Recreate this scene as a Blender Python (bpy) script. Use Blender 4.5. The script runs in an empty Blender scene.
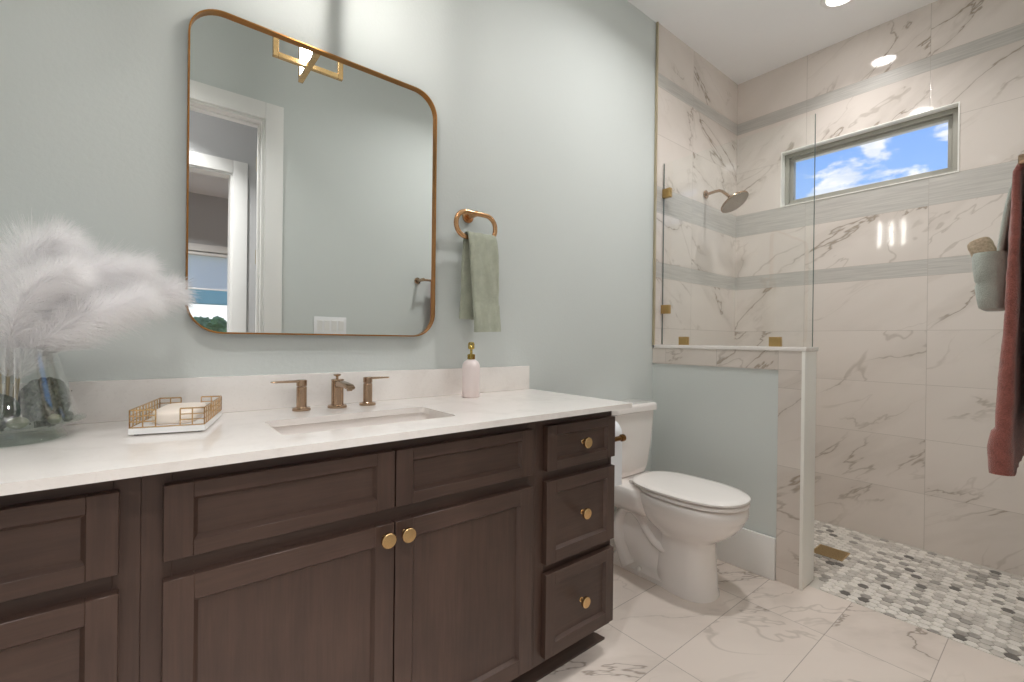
import bpy, bmesh, math, random
from mathutils import Vector, Matrix, noise as mnoise
random.seed(7)
SC = bpy.context.scene
COL = SC.collection
PI = math.pi

# ------------------------------------------------------------------ camera
f_px, yaw, pit, roll = 453.97, math.radians(50.995), math.radians(-0.132), math.radians(0.6765)
CAM = Vector((0, 0, 1.12))
fw = Vector((math.cos(yaw)*math.cos(pit), math.sin(yaw)*math.cos(pit), math.sin(pit)))
rt = fw.cross(Vector((0, 0, 1))).normalized()
up = rt.cross(fw)
r2 = rt*math.cos(roll) + up*math.sin(roll)
u2 = up*math.cos(roll) - rt*math.sin(roll)
cd = bpy.data.cameras.new('camera')
cd.sensor_width = 36.0
cd.lens = f_px/1024*36.0
cd.clip_start = 0.02
cam = bpy.data.objects.new('camera', cd)
COL.objects.link(cam)
cam.matrix_world = Matrix(((r2.x, u2.x, -fw.x, CAM.x), (r2.y, u2.y, -fw.y, CAM.y), (r2.z, u2.z, -fw.z, CAM.z), (0, 0, 0, 1)))
SC.camera = cam

# ------------------------------------------------------------------ exposure
SC.view_settings.view_transform = 'Standard'
SC.view_settings.look = 'None'
SC.view_settings.gamma = 1.0
SC.view_settings.use_curve_mapping = False
SC.view_settings.exposure = 0.28
SC.cycles.use_denoising = True
SC.cycles.max_bounces = 24
SC.cycles.diffuse_bounces = 20
SC.cycles.glossy_bounces = 8
SC.cycles.transmission_bounces = 24
SC.cycles.transparent_max_bounces = 48
SC.cycles.sample_clamp_indirect = 6.0
SC.cycles.caustics_reflective = False
SC.cycles.caustics_refractive = False

P_DOWN = 8.4          # watts of a ceiling downlight
P_BULB = 44.0          # emission of the lantern tube
SKY_GAIN = 0.98

# ------------------------------------------------------------------ node helpers
class X:
    """a socket with arithmetic"""
    def __init__(s, nt, k): s.nt, s.k = nt, k
    def _m(s, op, *a):
        n = s.nt.nodes.new('ShaderNodeMath'); n.operation = op
        for i, v in enumerate((s,)+a):
            if isinstance(v, X): s.nt.links.new(v.k, n.inputs[i])
            else: n.inputs[i].default_value = v
        return X(s.nt, n.outputs[0])
    def __add__(s, o): return s._m('ADD', o)
    __radd__ = __add__
    def __sub__(s, o): return s._m('SUBTRACT', o)
    def __rsub__(s, o): return (s*-1.0) + o
    def __mul__(s, o): return s._m('MULTIPLY', o)
    __rmul__ = __mul__
    def __truediv__(s, o): return s._m('DIVIDE', o)
    def gt(s, o): return s._m('GREATER_THAN', o)
    def lt(s, o): return s._m('LESS_THAN', o)
    def abs(s): return s._m('ABSOLUTE')
    def floor(s): return s._m('FLOOR')
    def fract(s): return s._m('FRACT')
    def mx(s, o): return s._m('MAXIMUM', o)
    def mn(s, o): return s._m('MINIMUM', o)
    def pow(s, o): return s._m('POWER', o)
    def map(s, a, b, c, d, smooth=True):
        n = s.nt.nodes.new('ShaderNodeMapRange')
        n.interpolation_type = 'SMOOTHSTEP' if smooth else 'LINEAR'
        s.nt.links.new(s.k, n.inputs[0])
        for i, v in enumerate((a, b, c, d)): n.inputs[i+1].default_value = v
        return X(s.nt, n.outputs[0])

class G:
    """builds one material's nodes"""
    def __init__(s, name):
        s.m = bpy.data.materials.new(name); s.m.use_nodes = True
        s.nt = s.m.node_tree; s.nt.nodes.clear()
        s.out = s.nt.nodes.new('ShaderNodeOutputMaterial')
    def node(s, t, **kw):
        n = s.nt.nodes.new(t)
        for k, v in kw.items(): setattr(n, k, v)
        return n
    def put(s, sock, v):
        if isinstance(v, X): s.nt.links.new(v.k, sock)
        elif isinstance(v, bpy.types.NodeSocket): s.nt.links.new(v, sock)
        elif isinstance(v, (tuple, list)) and len(v) == 3 and sock.type == 'RGBA': sock.default_value = (*v, 1)
        else: sock.default_value = v
    def pos(s):
        n = s.node('ShaderNodeNewGeometry'); q = s.node('ShaderNodeSeparateXYZ')
        s.nt.links.new(n.outputs['Position'], q.inputs[0])
        return [X(s.nt, q.outputs[i]) for i in range(3)]
    def vec(s, a, b, c=0.0):
        n = s.node('ShaderNodeCombineXYZ')
        for i, v in enumerate((a, b, c)): s.put(n.inputs[i], v)
        return X(s.nt, n.outputs[0])
    def vadd(s, a, b):
        n = s.node('ShaderNodeVectorMath', operation='ADD'); s.put(n.inputs[0], a); s.put(n.inputs[1], b)
        return X(s.nt, n.outputs[0])
    def vscale(s, a, k):
        n = s.node('ShaderNodeVectorMath', operation='SCALE'); s.put(n.inputs[0], a); n.inputs['Scale'].default_value = k
        return X(s.nt, n.outputs[0])
    def noise(s, v, scale, detail=3.0, rough=.5, dist=0.0, col=False):
        n = s.node('ShaderNodeTexNoise')
        if v is not None: s.put(n.inputs['Vector'], v)
        n.inputs['Scale'].default_value = scale; n.inputs['Detail'].default_value = detail
        n.inputs['Roughness'].default_value = rough; n.inputs['Distortion'].default_value = dist
        return X(s.nt, n.outputs['Color' if col else 'Fac'])
    def white(s, v):
        n = s.node('ShaderNodeTexWhiteNoise', noise_dimensions='3D'); s.put(n.inputs['Vector'], v)
        return X(s.nt, n.outputs['Color'])
    def mix(s, fac, a, b):
        n = s.node('ShaderNodeMix', data_type='RGBA'); s.put(n.inputs['Factor'], fac)
        s.put(n.inputs[6], a); s.put(n.inputs[7], b)
        return X(s.nt, n.outputs[2])
    def bump(s, h, strength, dist):
        n = s.node('ShaderNodeBump'); n.inputs['Strength'].default_value = strength; n.inputs['Distance'].default_value = dist
        s.put(n.inputs['Height'], h)
        return n.outputs[0]
    def bsdf(s, color, rough=.5, metal=0.0, normal=None, **kw):
        b = s.node('ShaderNodeBsdfPrincipled')
        s.put(b.inputs['Base Color'], color); s.put(b.inputs['Roughness'], rough); s.put(b.inputs['Metallic'], metal)
        if normal is not None: s.nt.links.new(normal, b.inputs['Normal'])
        for k, v in kw.items(): s.put(b.inputs[k.replace('_', ' ')], v)
        s.nt.links.new(b.outputs[0], s.out.inputs[0])
        return s.m

def srgb(r, g, b):
    f = lambda c: (c/255/12.92) if c/255 <= .04045 else ((c/255+.055)/1.055)**2.4
    return (f(r), f(g), f(b))

M = {}
def plain(name, color, rough=.5, metal=0.0, ns=None, nb=.0, bump=0.0, bscale=200.0, **kw):
    g = G(name)
    x, y, z = g.pos(); v = g.vec(x, y, z)
    c = color
    if ns: c = g.mix(g.noise(v, ns, 3).map(.3, .7, 0, 1), tuple(k*(1-nb) for k in color), tuple(min(1, k*(1+nb)) for k in color))
    nrm = g.bump(g.noise(v, bscale, 2), bump, .002) if bump else None
    M[name] = g.bsdf(c, rough, metal, nrm, **kw)
    return M[name]

def marble(g, u, w, off, strength=1.0, base=None, vein=None, scale=1.0):
    """marble colour for in-plane coordinates u, w (metres) with an offset per tile"""
    base = base or srgb(224, 215, 208); vein = vein or srgb(150, 136, 121)
    a = .62
    p = g.vec((u*math.cos(a) - w*math.sin(a))*.42*scale, (u*math.sin(a) + w*math.cos(a))*1.05*scale, 0.0)
    p = g.vadd(p, off)
    n1 = (g.noise(p, 1.9, 6, .56, .35) - .5).abs()
    n2 = (g.noise(g.vadd(p, (3.1, 7.7, 1.3)), 3.6, 4, .5, .5) - .5).abs()
    mask = g.noise(g.vadd(p, (9.0, 2.0, 4.0)), 2.4, 2).map(.40, .56, 0, 1)
    mask2 = g.noise(g.vadd(p, (1.0, 12.0, 5.0)), 2.2, 2).map(.44, .62, 0, 1)
    v1 = n1.map(.0, .009, 1, 0)*mask*.66
    h1 = n1.map(.0, .075, 1, 0)*mask*.15
    v2 = n2.map(.0, .012, 1, 0)*mask2*.32
    cloud = g.noise(p, 3.0, 4).map(.4, .75, 0, .10)
    fac = ((v1 + h1 + v2 + cloud)*strength).mn(1.0)
    return g.mix(fac, base, vein)

def tile_wall(name, axis, u0, du, zl, bands, rough=.06, base=None):
    """large marble tiles in a stacked grid with grey linear accent bands"""
    g = G(name)
    xyz = g.pos(); u = xyz[axis]; z = xyz[2]
    t = (u - u0)/du
    col = t.floor(); fr = t.fract()
    row = z*0.0
    for k in zl: row = row + z.gt(k)
    off = g.vscale(g.white(g.vec(col, row, axis*3.7+.5)), 30.0)
    c = marble(g, u, z, off, base=base)
    bm_ = z*0.0
    for a, b in bands: bm_ = bm_.mx(z.gt(a)*z.lt(b))
    streak = g.noise(g.vec(u*3.0 + col*9.1, z*90.0, row), 1.6, 4, .6)
    grey = g.mix(streak.map(.3, .7, 0, 1), srgb(182, 178, 173), srgb(200, 196, 190))
    c = g.mix(bm_, c, grey)
    grout = (fr.mn(1.0 - fr)*du).lt(.0013)
    for k in zl: grout = grout.mx((z - k).abs().lt(.0012))
    c = g.mix(grout*.55, c, srgb(172, 163, 154))
    nrm = g.bump(1.0 - grout, .25, .001)
    r = g.mix(bm_, (rough,)*3, (.35,)*3)
    M[name] = g.bsdf(c, r, 0, nrm)
    return M[name]

ZL = [.3, .6, .9, 1.2, 1.5, 1.59, 1.882, 2.035, 2.34, 2.622, 2.70]
BANDS = [(1.5, 1.59), (1.882, 2.035), (2.622, 2.70)]
tile_wall('marble_tile_back', 1, .503, .5975, ZL, BANDS)
tile_wall('marble_tile_side', 0, 3.332-.605*3, .605, ZL, BANDS)
tile_wall('marble_tile_knee', 1, .873-.595*2, .2975, [.065, .245, .545, .91, .9951], [], base=srgb(216, 207, 199))

def floor_tile():
    g = G('marble_floor_tile')
    x, y, z = g.pos()
    tx = (x - .227)/.605; ty = (y - .288)/.303
    off = g.vscale(g.white(g.vec(tx.floor(), ty.floor(), 2.3)), 30.0)
    c = marble(g, x, y, off, base=srgb(226, 214, 205), vein=srgb(150, 138, 127), scale=1.15)
    fx, fy = tx.fract(), ty.fract()
    gr = (fx.mn(1.0-fx)*.605).lt(.0013).mx((fy.mn(1.0-fy)*.303).lt(.0013))
    c = g.mix(gr*.8, c, srgb(160, 150, 142))
    M['marble_floor_tile'] = g.bsdf(c, .16, 0, g.bump(1.0-gr, .25, .001))
floor_tile()

def wood(name, vert):
    g = G(name)
    x, y, z = g.pos()
    v = g.vec(x*22.0, y*22.0, z*1.6) if vert else g.vec(x*1.6, y*22.0, z*22.0)
    n = g.noise(v, 3.0, 5, .6, .3)
    fine = g.noise(g.vec(x*160.0, y*160.0, z*6.0) if vert else g.vec(x*6.0, y*160.0, z*160.0), 1.5, 3)
    blot = g.noise(g.vec(x, y, z), 5.0, 3)
    f = (n*.5 + fine*.3 + blot*.5).map(.4, .9, 0, 1)
    c = g.mix(f, srgb(62, 45, 38), srgb(80, 60, 51))
    M[name] = g.bsdf(c, .42, 0, g.bump(fine, .08, .001))
wood('stained_wood_upright', True)
wood('stained_wood_level', False)

def wall_paint(name, color):
    g = G(name)
    x, y, z = g.pos(); v = g.vec(x, y, z)
    n = g.noise(v, 85.0, 3, .6)
    M[name] = g.bsdf(g.mix(g.noise(v, 2.5, 2), tuple(k*.985 for k in color), tuple(min(1, k*1.015) for k in color)), .62, 0, g.bump(n, .12, .004))
wall_paint('pale_aqua_paint', srgb(207, 212, 210))
wall_paint('white_ceiling_paint', srgb(244, 244, 245))
wall_paint('grey_hall_paint', srgb(196, 196, 197))
plain('white_trim_paint', srgb(236, 235, 233), .38)

def quartz():
    g = G('white_quartz')
    x, y, z = g.pos(); v = g.vec(x, y, z)
    f = g.noise(v, 9.0, 5, .6, .6).map(.45, .7, 0, .35) + g.noise(v, 160.0, 2).map(.55, .75, 0, .2)
    M['white_quartz'] = g.bsdf(g.mix(f, srgb(236, 231, 227), srgb(212, 205, 200)), .1)
quartz()

plain('porcelain', srgb(236, 230, 226), .12, Coat_Weight=.4)
plain('seat_plastic', srgb(238, 233, 229), .2)
plain('brushed_gold', srgb(214, 178, 128), .26, 1.0, ns=60, nb=.06)
plain('mirror_frame_gold', srgb(172, 122, 68), .3, 1.0, ns=40, nb=.06)
plain('champagne_bronze', srgb(178, 152, 128), .22, 1.0)
plain('ring_bronze', srgb(205, 160, 118), .24, 1.0)
plain('nozzle_face', srgb(172, 160, 148), .45, .6)
plain('dark_brass', srgb(120, 84, 44), .25, 1.0)
plain('pump_gold', srgb(196, 172, 96), .22, 1.0)
plain('brass_clip', srgb(190, 160, 108), .3, 1.0)
plain('satin_metal_trim', srgb(205, 192, 165), .35, 1.0)
plain('ceramic_blush', srgb(240, 226, 224), .3)
plain('soap_cream', srgb(246, 234, 222), .45)
plain('white_tray', srgb(242, 242, 242), .25)
plain('black_rubber', srgb(40, 38, 38), .6)
plain('toilet_paper_white', srgb(238, 240, 244), .9, bump=.3, bscale=300)
plain('window_vinyl', srgb(160, 158, 148), .4)
plain('white_edge_trim', srgb(240, 238, 232), .3)
plain('switch_white', srgb(240, 240, 242), .35)
plain('grout_grey', srgb(196, 190, 182), .8)
plain('pebble_white', srgb(226, 221, 214), .3, ns=40, nb=.08)
plain('pebble_pale', srgb(198, 192, 185), .3, ns=40, nb=.10)
plain('pebble_grey', srgb(158, 153, 147), .3, ns=40, nb=.12)
plain('pebble_dark', srgb(104, 101, 97), .3, ns=40, nb=.15)
plain('drain_bronze', srgb(205, 180, 138), .5, 1.0)
plain('wood_floor_far', srgb(150, 130, 112), .4)
plain('shade_cloth', srgb(228, 240, 246), .8, Transmission_Weight=0.0)
plain('teal_beam', srgb(150, 195, 200), .6)
plain('lawn', srgb(110, 128, 70), .9, ns=3, nb=.3)
plain('tree_leaf', srgb(112, 138, 88), .8, ns=2, nb=.35)
plain('bark', srgb(92, 74, 56), .9)
plain('moss', srgb(66, 73, 55), .95, ns=150, nb=.6, bump=1.0, bscale=260)
plain('moss_green', srgb(36, 58, 42), .95, ns=120, nb=.5, bump=1.0, bscale=260)
plain('river_stone', srgb(128, 130, 110), .45, ns=60, nb=.2)
plain('dry_stem', srgb(178, 160, 118), .7)
plain('loofah', srgb(196, 178, 154), .95, ns=150, nb=.15, bump=.8, bscale=320)

def terry(name, c, nb=.22):
    g = G(name)
    x, y, z = g.pos(); v = g.vec(x, y, z)
    n = g.noise(v, 420.0, 2); big = g.noise(v, 45.0, 3)
    col = g.mix((n*.6+big*.4).map(.32, .68, 0, 1), tuple(k*(1-nb) for k in c), tuple(min(1, k*(1+nb)) for k in c))
    M[name] = g.bsdf(col, .95, 0, g.bump(n, .9, .003), Sheen_Weight=.4)
terry('terry_red', srgb(154, 90, 80), .3)
terry('terry_sage', srgb(172, 176, 158), .12)
terry('terry_mint', srgb(186, 194, 186), .12)

def fluff():
    g = G('white_fluff')
    d = g.node('ShaderNodeBsdfDiffuse'); t = g.node('ShaderNodeBsdfTranslucent'); m = g.node('ShaderNodeMixShader')
    for n in (d, t): n.inputs[0].default_value = (.99, .985, .99, 1)
    m.inputs[0].default_value = .5
    tr = g.node('ShaderNodeBsdfTransparent'); m2 = g.node('ShaderNodeMixShader'); m2.inputs[0].default_value = .25
    g.nt.links.new(d.outputs[0], m.inputs[1]); g.nt.links.new(t.outputs[0], m.inputs[2])
    g.nt.links.new(m.outputs[0], m2.inputs[1]); g.nt.links.new(tr.outputs[0], m2.inputs[2]); g.nt.links.new(m2.outputs[0], g.out.inputs[0])
    M['white_fluff'] = g.m
fluff()

def thin_glass(name, tint, ior=1.5, k=1.0):
    g = G(name)
    t = g.node('ShaderNodeBsdfTransparent'); t.inputs[0].default_value = (*tint, 1)
    s = g.node('ShaderNodeBsdfGlossy'); s.inputs['Roughness'].default_value = 0.0; s.inputs[0].default_value = (1, 1, 1, 1)
    lw = g.node('ShaderNodeLayerWeight'); lw.inputs[0].default_value = .5
    m = g.node('ShaderNodeMixShader')
    f0 = ((ior-1)/(ior+1))**2
    g.put(m.inputs[0], ((X(g.nt, lw.outputs['Facing']).pow(5.0)*(1-f0) + f0)*k).mn(1.0))
    g.nt.links.new(t.outputs[0], m.inputs[1]); g.nt.links.new(s.outputs[0], m.inputs[2]); g.nt.links.new(m.outputs[0], g.out.inputs[0])
    M[name] = g.m
thin_glass('shower_glass', (.985, .995, .99))
thin_glass('window_glass', (1, 1, 1))
thin_glass('vase_glass', (.955, .965, .96), 1.6, 2.0)
thin_glass('vase_lip_glass', (.88, .915, .895), 1.6, 1.3)
plain('glass_edge', srgb(92, 106, 102), .25)

def mirror_mat():
    g = G('silvered_glass')
    M['silvered_glass'] = g.bsdf((.85, .87, .86), 0.0, 1.0)
mirror_mat()

def emit(name, c, s):
    g = G(name); e = g.node('ShaderNodeEmission'); e.inputs[0].default_value = (*c, 1); e.inputs[1].default_value = s
    g.nt.links.new(e.outputs[0], g.out.inputs[0]); M[name] = g.m
emit('lamp_tube_glow', (1, .955, .90), P_BULB)
emit('downlight_glow', (1, .965, .93), 30.0)
emit('dim_fill_glow', (1, .965, .93), 4.0)  # weak lens glow of the added mid-room fill light

# ------------------------------------------------------------------ sky
W = bpy.data.worlds.new('sky'); SC.world = W; W.use_nodes = True
class GW(G):
    def __init__(s):
        s.nt = W.node_tree; s.nt.nodes.clear(); s.out = s.nt.nodes.new('ShaderNodeOutputWorld')
gw = GW()
tc = gw.node('ShaderNodeTexCoord'); sp = gw.node('ShaderNodeSeparateXYZ'); gw.nt.links.new(tc.outputs['Generated'], sp.inputs[0])
dx, dy, dz = [X(gw.nt, sp.outputs[i]) for i in range(3)]
blue = gw.mix(dz.map(.12, .55, 0, 1), srgb(160, 198, 250), srgb(94, 148, 232))
cv = gw.vec(dx, dy, dz*2.4)
cn = gw.noise(gw.vadd(cv, (2.35, .4, .1)), 8.5, 6, .55, .2)
thr = dz.map(.15, .40, -.13, .03)
cl = (cn - thr).map(.50, .60, 0, 1)
shade = gw.noise(cv, 16.0, 4).map(.35, .7, 0, 1)
skyc = gw.mix(cl, blue, gw.mix(shade, srgb(214, 224, 240), (1.0, 1.0, 1.0)))
skyc = gw.mix(dz.map(.02, .16, 1, 0), skyc, (1.25, 1.3, 1.35))
bg = gw.node('ShaderNodeBackground'); gw.put(bg.inputs[0], skyc); bg.inputs[1].default_value = SKY_GAIN
gw.nt.links.new(bg.outputs[0], gw.out.inputs[0])

# ------------------------------------------------------------------ mesh helpers
class B:
    """collects verts and faces in world coordinates; becomes ONE mesh object"""
    def __init__(s): s.bm = bmesh.new()
    def box(s, x0, x1, y0, y1, z0, z1, bev=0.0, seg=2, mi=0):
        vs = [s.bm.verts.new((x, y, z)) for x in (x0, x1) for y in (y0, y1) for z in (z0, z1)]
        F = [(0, 1, 3, 2), (4, 6, 7, 5), (0, 4, 5, 1), (2, 3, 7, 6), (0, 2, 6, 4), (1, 5, 7, 3)]
        fs = [s.bm.faces.new([vs[i] for i in q]) for q in F]
        for q in fs: q.material_index = mi
        if bev > 0:
            es = list({e for q in fs for e in q.edges})
            bmesh.ops.bevel(s.bm, geom=es, offset=bev, segments=seg, profile=.6, affect='EDGES', clamp_overlap=True)
        return s
    def loft(s, rings, caps=(True, True), closed=True, mi=0, loop=False):
        R = [[s.bm.verts.new(p) for p in r] for r in rings]
        n = len(R[0]); pairs = list(zip(R, R[1:]))
        if loop: pairs.append((R[-1], R[0]))
        for a, b in pairs:
            for i in range(n if closed else n-1):
                j = (i+1) % n
                try: s.bm.faces.new((a[i], a[j], b[j], b[i])).material_index = mi
                except ValueError: pass
        if not loop:
            if caps[0]: s.bm.faces.new(list(reversed(R[0]))).material_index = mi
            if caps[1]: s.bm.faces.new(R[-1]).material_index = mi
        return s
    def tube(s, pts, r, n=10, closed=False, mi=0, squash=None):
        pts = [Vector(p) for p in pts]; N = len(pts)
        rs = r if isinstance(r, (list, tuple)) else [r]*N
        rings = []; prev = None
        for i, p in enumerate(pts):
            if closed: t = (pts[(i+1) % N]-pts[i-1]).normalized()
            else: t = (pts[min(i+1, N-1)]-pts[max(i-1, 0)]).normalized()
            if prev is None:
                a = Vector((0, 0, 1)) if abs(t.z) < .9 else Vector((1, 0, 0))
                nrm = (a - t*a.dot(t)).normalized()
            else: nrm = (prev - t*prev.dot(t)).normalized()
            prev = nrm; bn = t.cross(nrm)
            ring = []
            for k in range(n):
                th = 2*PI*k/n
                q = p + (nrm*math.cos(th) + bn*math.sin(th))*rs[i]
                if squash: q = Vector((p.x + (q.x-p.x)*squash[0], p.y + (q.y-p.y)*squash[1], p.z + (q.z-p.z)*squash[2]))
                ring.append(q)
            rings.append(ring)
        return s.loft(rings, mi=mi, loop=closed)
    def cyl(s, p0, p1, r0, r1=None, n=20, mi=0):
        return s.tube([p0, p1], [r0, r0 if r1 is None else r1], n, mi=mi)
    def rcyl(s, p0, p1, r, e=.002, n=24, mi=0):
        p0, p1 = Vector(p0), Vector(p1); d = (p1-p0).normalized()
        return s.tube([p0, p0+d*1e-5, p0+d*e, p1-d*e, p1-d*1e-5, p1], [r-e, r-e*.9, r, r, r-e*.9, r-e], n, mi=mi)
    def lathe(s, c, prof, n=40, mi=0, closed=False, sx=1.0, sy=1.0):
        rings = [[(c[0]+r*sx*math.cos(2*PI*k/n), c[1]+r*sy*math.sin(2*PI*k/n), c[2]+z) for k in range(n)] for r, z in prof]
        if closed: return s.loft(rings, loop=True, mi=mi)
        return s.loft(rings, mi=mi)
    def blob(s, c, r, sub=3, amp=.1, fr=3.0, sc=(1, 1, 1), seed=0, mi=0):
        ret = bmesh.ops.create_icosphere(s.bm, subdivisions=sub, radius=1.0)
        for v in ret['verts']:
            d = v.co.normalized()
            k = 1 + amp*mnoise.noise(d*fr + Vector((seed*3.1, seed*1.7, seed)))
            v.co = Vector((c[0]+d.x*r*k*sc[0], c[1]+d.y*r*k*sc[1], c[2]+d.z*r*k*sc[2]))
        return s
    def rot(s, c, ang, axis='Z'):
        bmesh.ops.rotate(s.bm, verts=s.bm.verts, cent=Vector(c), matrix=Matrix.Rotation(ang, 3, axis)); return s
    def quad(s, a, b, c, d, mi=0):
        s.bm.faces.new([s.bm.verts.new(p) for p in (a, b, c, d)]).material_index = mi; return s

ORG = {}
def wloc(o): return ORG[o.name]
def put(name, b, mats, parent=None, origin=None, smooth=40, flat=False):
    """link the collected shape as one mesh object, under its thing if it is a part"""
    bm = b.bm
    if origin is None: origin = wloc(parent) if parent else Vector((0, 0, 0))
    origin = Vector(origin)
    bmesh.ops.translate(bm, verts=bm.verts, vec=-origin)
    bmesh.ops.recalc_face_normals(bm, faces=bm.faces)
    me = bpy.data.meshes.new(name); bm.to_mesh(me); bm.free()
    for m in (mats if isinstance(mats, (list, tuple)) else [mats]): me.materials.append(M[m])
    if not flat:
        me.shade_smooth(); me.set_sharp_from_angle(angle=math.radians(smooth))
    o = bpy.data.objects.new(name, me); COL.objects.link(o)
    if parent:
        o.parent = parent; o.location = origin - wloc(parent)
    else: o.location = origin
    ORG[o.name] = origin
    return o
def tag(o, label, cat, group=None, kind=None):
    o['label'] = label; o['category'] = cat
    if group: o['group'] = group
    if kind: o['kind'] = kind
    return o
def thing(name, label, cat, loc, group=None):
    o = bpy.data.objects.new(name, None); COL.objects.link(o); o.location = loc; o.empty_display_size = .05
    ORG[o.name] = Vector(loc)
    return tag(o, label, cat, group)
def struct(name, b, mats, parent=None, smooth=40, loc=None):
    o = put(name, b, mats, parent, smooth=smooth)
    if not parent: o['kind'] = 'structure'
    return o
def sgroup(name, loc):
    o = bpy.data.objects.new(name, None); COL.objects.link(o); o.location = loc; o['kind'] = 'structure'
    ORG[o.name] = Vector(loc); return o
def copy_tree(o, delta, parent=None):
    c = o.copy(); COL.objects.link(c)
    ORG[c.name] = ORG[o.name] + Vector(delta)
    if parent is None: c.location = o.location + Vector(delta)
    else: c.parent = parent
    for ch in list(o.children): copy_tree(ch, delta, c)
    return c
def rrect(w, h, r, n=6):
    """rounded rectangle outline around 0,0"""
    pts = []
    for cx, cy, a0 in ((w/2-r, h/2-r, 0), (-w/2+r, h/2-r, PI/2), (-w/2+r, -h/2+r, PI), (w/2-r, -h/2+r, 1.5*PI)):
        for k in range(n+1):
            a = a0 + PI/2*k/n
            pts.append((cx+r*math.cos(a), cy+r*math.sin(a)))
    return pts
def wall_hole(b, axis, t0, t1, u0, u1, z0, z1, hu0, hu1, hz0, hz1):
    """a wall slab (thickness t0..t1 along axis) with one rectangular opening"""
    def bx(a0, a1, c0, c1):
        if a1-a0 < 1e-6 or c1-c0 < 1e-6: return
        if axis == 'x': b.box(t0, t1, a0, a1, c0, c1)
        else: b.box(a0, a1, t0, t1, c0, c1)
    bx(u0, hu0, z0, z1); bx(hu1, u1, z0, z1); bx(hu0, hu1, z0, hz0); bx(hu0, hu1, hz1, z1)
    return b

# ------------------------------------------------------------------ room shell
YW, XB, YE, XL, ZC = 1.555, 3.332, -.02, -.50, 2.99
struct('floor', B().box(XL-.15, 2.395, YE-.12, YW+.15, -.12, 0), 'marble_floor_tile')
struct('floor_hall', B().box(-2.4, 2.8, -4.3, YE-.12, -.12, 0), 'wood_floor_far')
struct('ceiling', B().box(-2.5, XB+.15, -4.3, YW+.15, ZC, ZC+.12), 'white_ceiling_paint')
struct('wall_vanity', B().box(XL-.15, XB+.15, YW, YW+.15, 0, ZC), 'pale_aqua_paint')
struct('wall_left', B().box(XL-.12, XL, YE-.12, YW, 0, ZC), 'pale_aqua_paint')
WY0, WY1, WZ0, WZ1 = .385, 1.25, 2.035, 2.405
struct('wall_shower', wall_hole(B(), 'x', XB, XB+.15, YE-.12, YW, -.05, ZC, WY0, WY1, WZ0, WZ1), 'marble_tile_back')
struct('wall_shower_side', B().box(2.325, XB, YW-.01, YW, 1.103, ZC).box(2.475, XB, YW-.01, YW, -.05, 1.103), 'marble_tile_side')
struct('wall_entry', wall_hole(B(), 'y', YE-.12, YE, XL, XB, 0, ZC, -.355, .56, 0, 2.44), 'pale_aqua_paint')
struct('trim_tile_edge', B().box(2.317, 2.327, YW-.014, YW-.0005, 1.10, ZC), 'satin_metal_trim')

# shower floor of hexagonal mosaic
def hexfloor():
    b = B()
    b.box(2.395, XB, YE, YW-.01, -.05, -.002, mi=0)
    s = .0225; rng = random.Random(3)
    dyy = s*math.sqrt(3)
    nx = int((XB-2.395)/dyy)+2; ny = int((YW-YE)/(1.5*s))+2
    for j in range(ny):
        for i in range(nx):
            cy = YE+.012+j*1.5*s; cx = 2.395+.005+(i+(.5 if j % 2 else 0))*dyy
            if cy > YW-.01-s or cx > XB-.02 or cx < 2.395: continue
            if 2.33 < cx < 2.50 and cy > .73: continue
            m = rng.choices((1, 2, 3, 4), (50, 32, 13, 5))[0]
            ang = [PI/3*k+PI/6 for k in range(6)]
            lo = [(max(2.3955, min(XB-.001, cx+(s-.0012)*math.cos(a))), cy+(s-.0012)*math.sin(a), -.003) for a in ang]
            hi = [(max(2.3955, min(XB-.001, cx+(s-.0028)*math.cos(a))), cy+(s-.0028)*math.sin(a), .0012) for a in ang]
            b.loft([lo, hi], (False, True), mi=m)
    o = struct('floor_shower', b, ['grout_grey', 'pebble_white', 'pebble_pale', 'pebble_grey', 'pebble_dark'], smooth=20)
    return o
hexfloor()

# knee wall: painted body, marble border, end cap, top slab
KX0, KX1, KY = 2.325, 2.475, .762
struct('wall_knee', B().box(KX0+.006, KX1-.01, KY+.10, YW, 0, 1.083), 'pale_aqua_paint')
b = B()
b.box(KX0, KX0+.012, .872, YW, .993, 1.084)
b.box(KX0, KX0+.012, KY+.012, .872, 0, 1.084)
struct('trim_knee_border', b, 'marble_tile_knee')
b = B(); b.box(KX0+.006, KX1, KY, KY+.1, 0, 1.084, .002); b.box(KX1-.012, KX1, KY+.1, YW-.012, 0, 1.084)
struct('trim_knee_end', b, 'white_edge_trim')
struct('trim_knee_cap', B().box(KX0-.004, KX1+.006, KY-.006, YW-.012, 1.084, 1.103, .003), 'white_quartz')
struct('trim_knee_corner', B().box(KX0-.003, KX0+.010, KY-.003, KY+.012, 0, 1.084, .002), 'white_edge_trim')

def baseboard(name, pts0, pts1, axis):
    pass
struct('baseboard_knee', B().box(KX0-.016, KX0-.0003, .872, YW-.001, 0, .20, .004), 'white_trim_paint')
struct('baseboard_vanity', B().box(1.36, KX0-.02, YW-.016, YW-.0005, 0, .20, .004), 'white_trim_paint')
struct('baseboard_entry', B().box(.665, 2.39, YE+.0005, YE+.014, 0, .20, .004), 'white_trim_paint')

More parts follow.
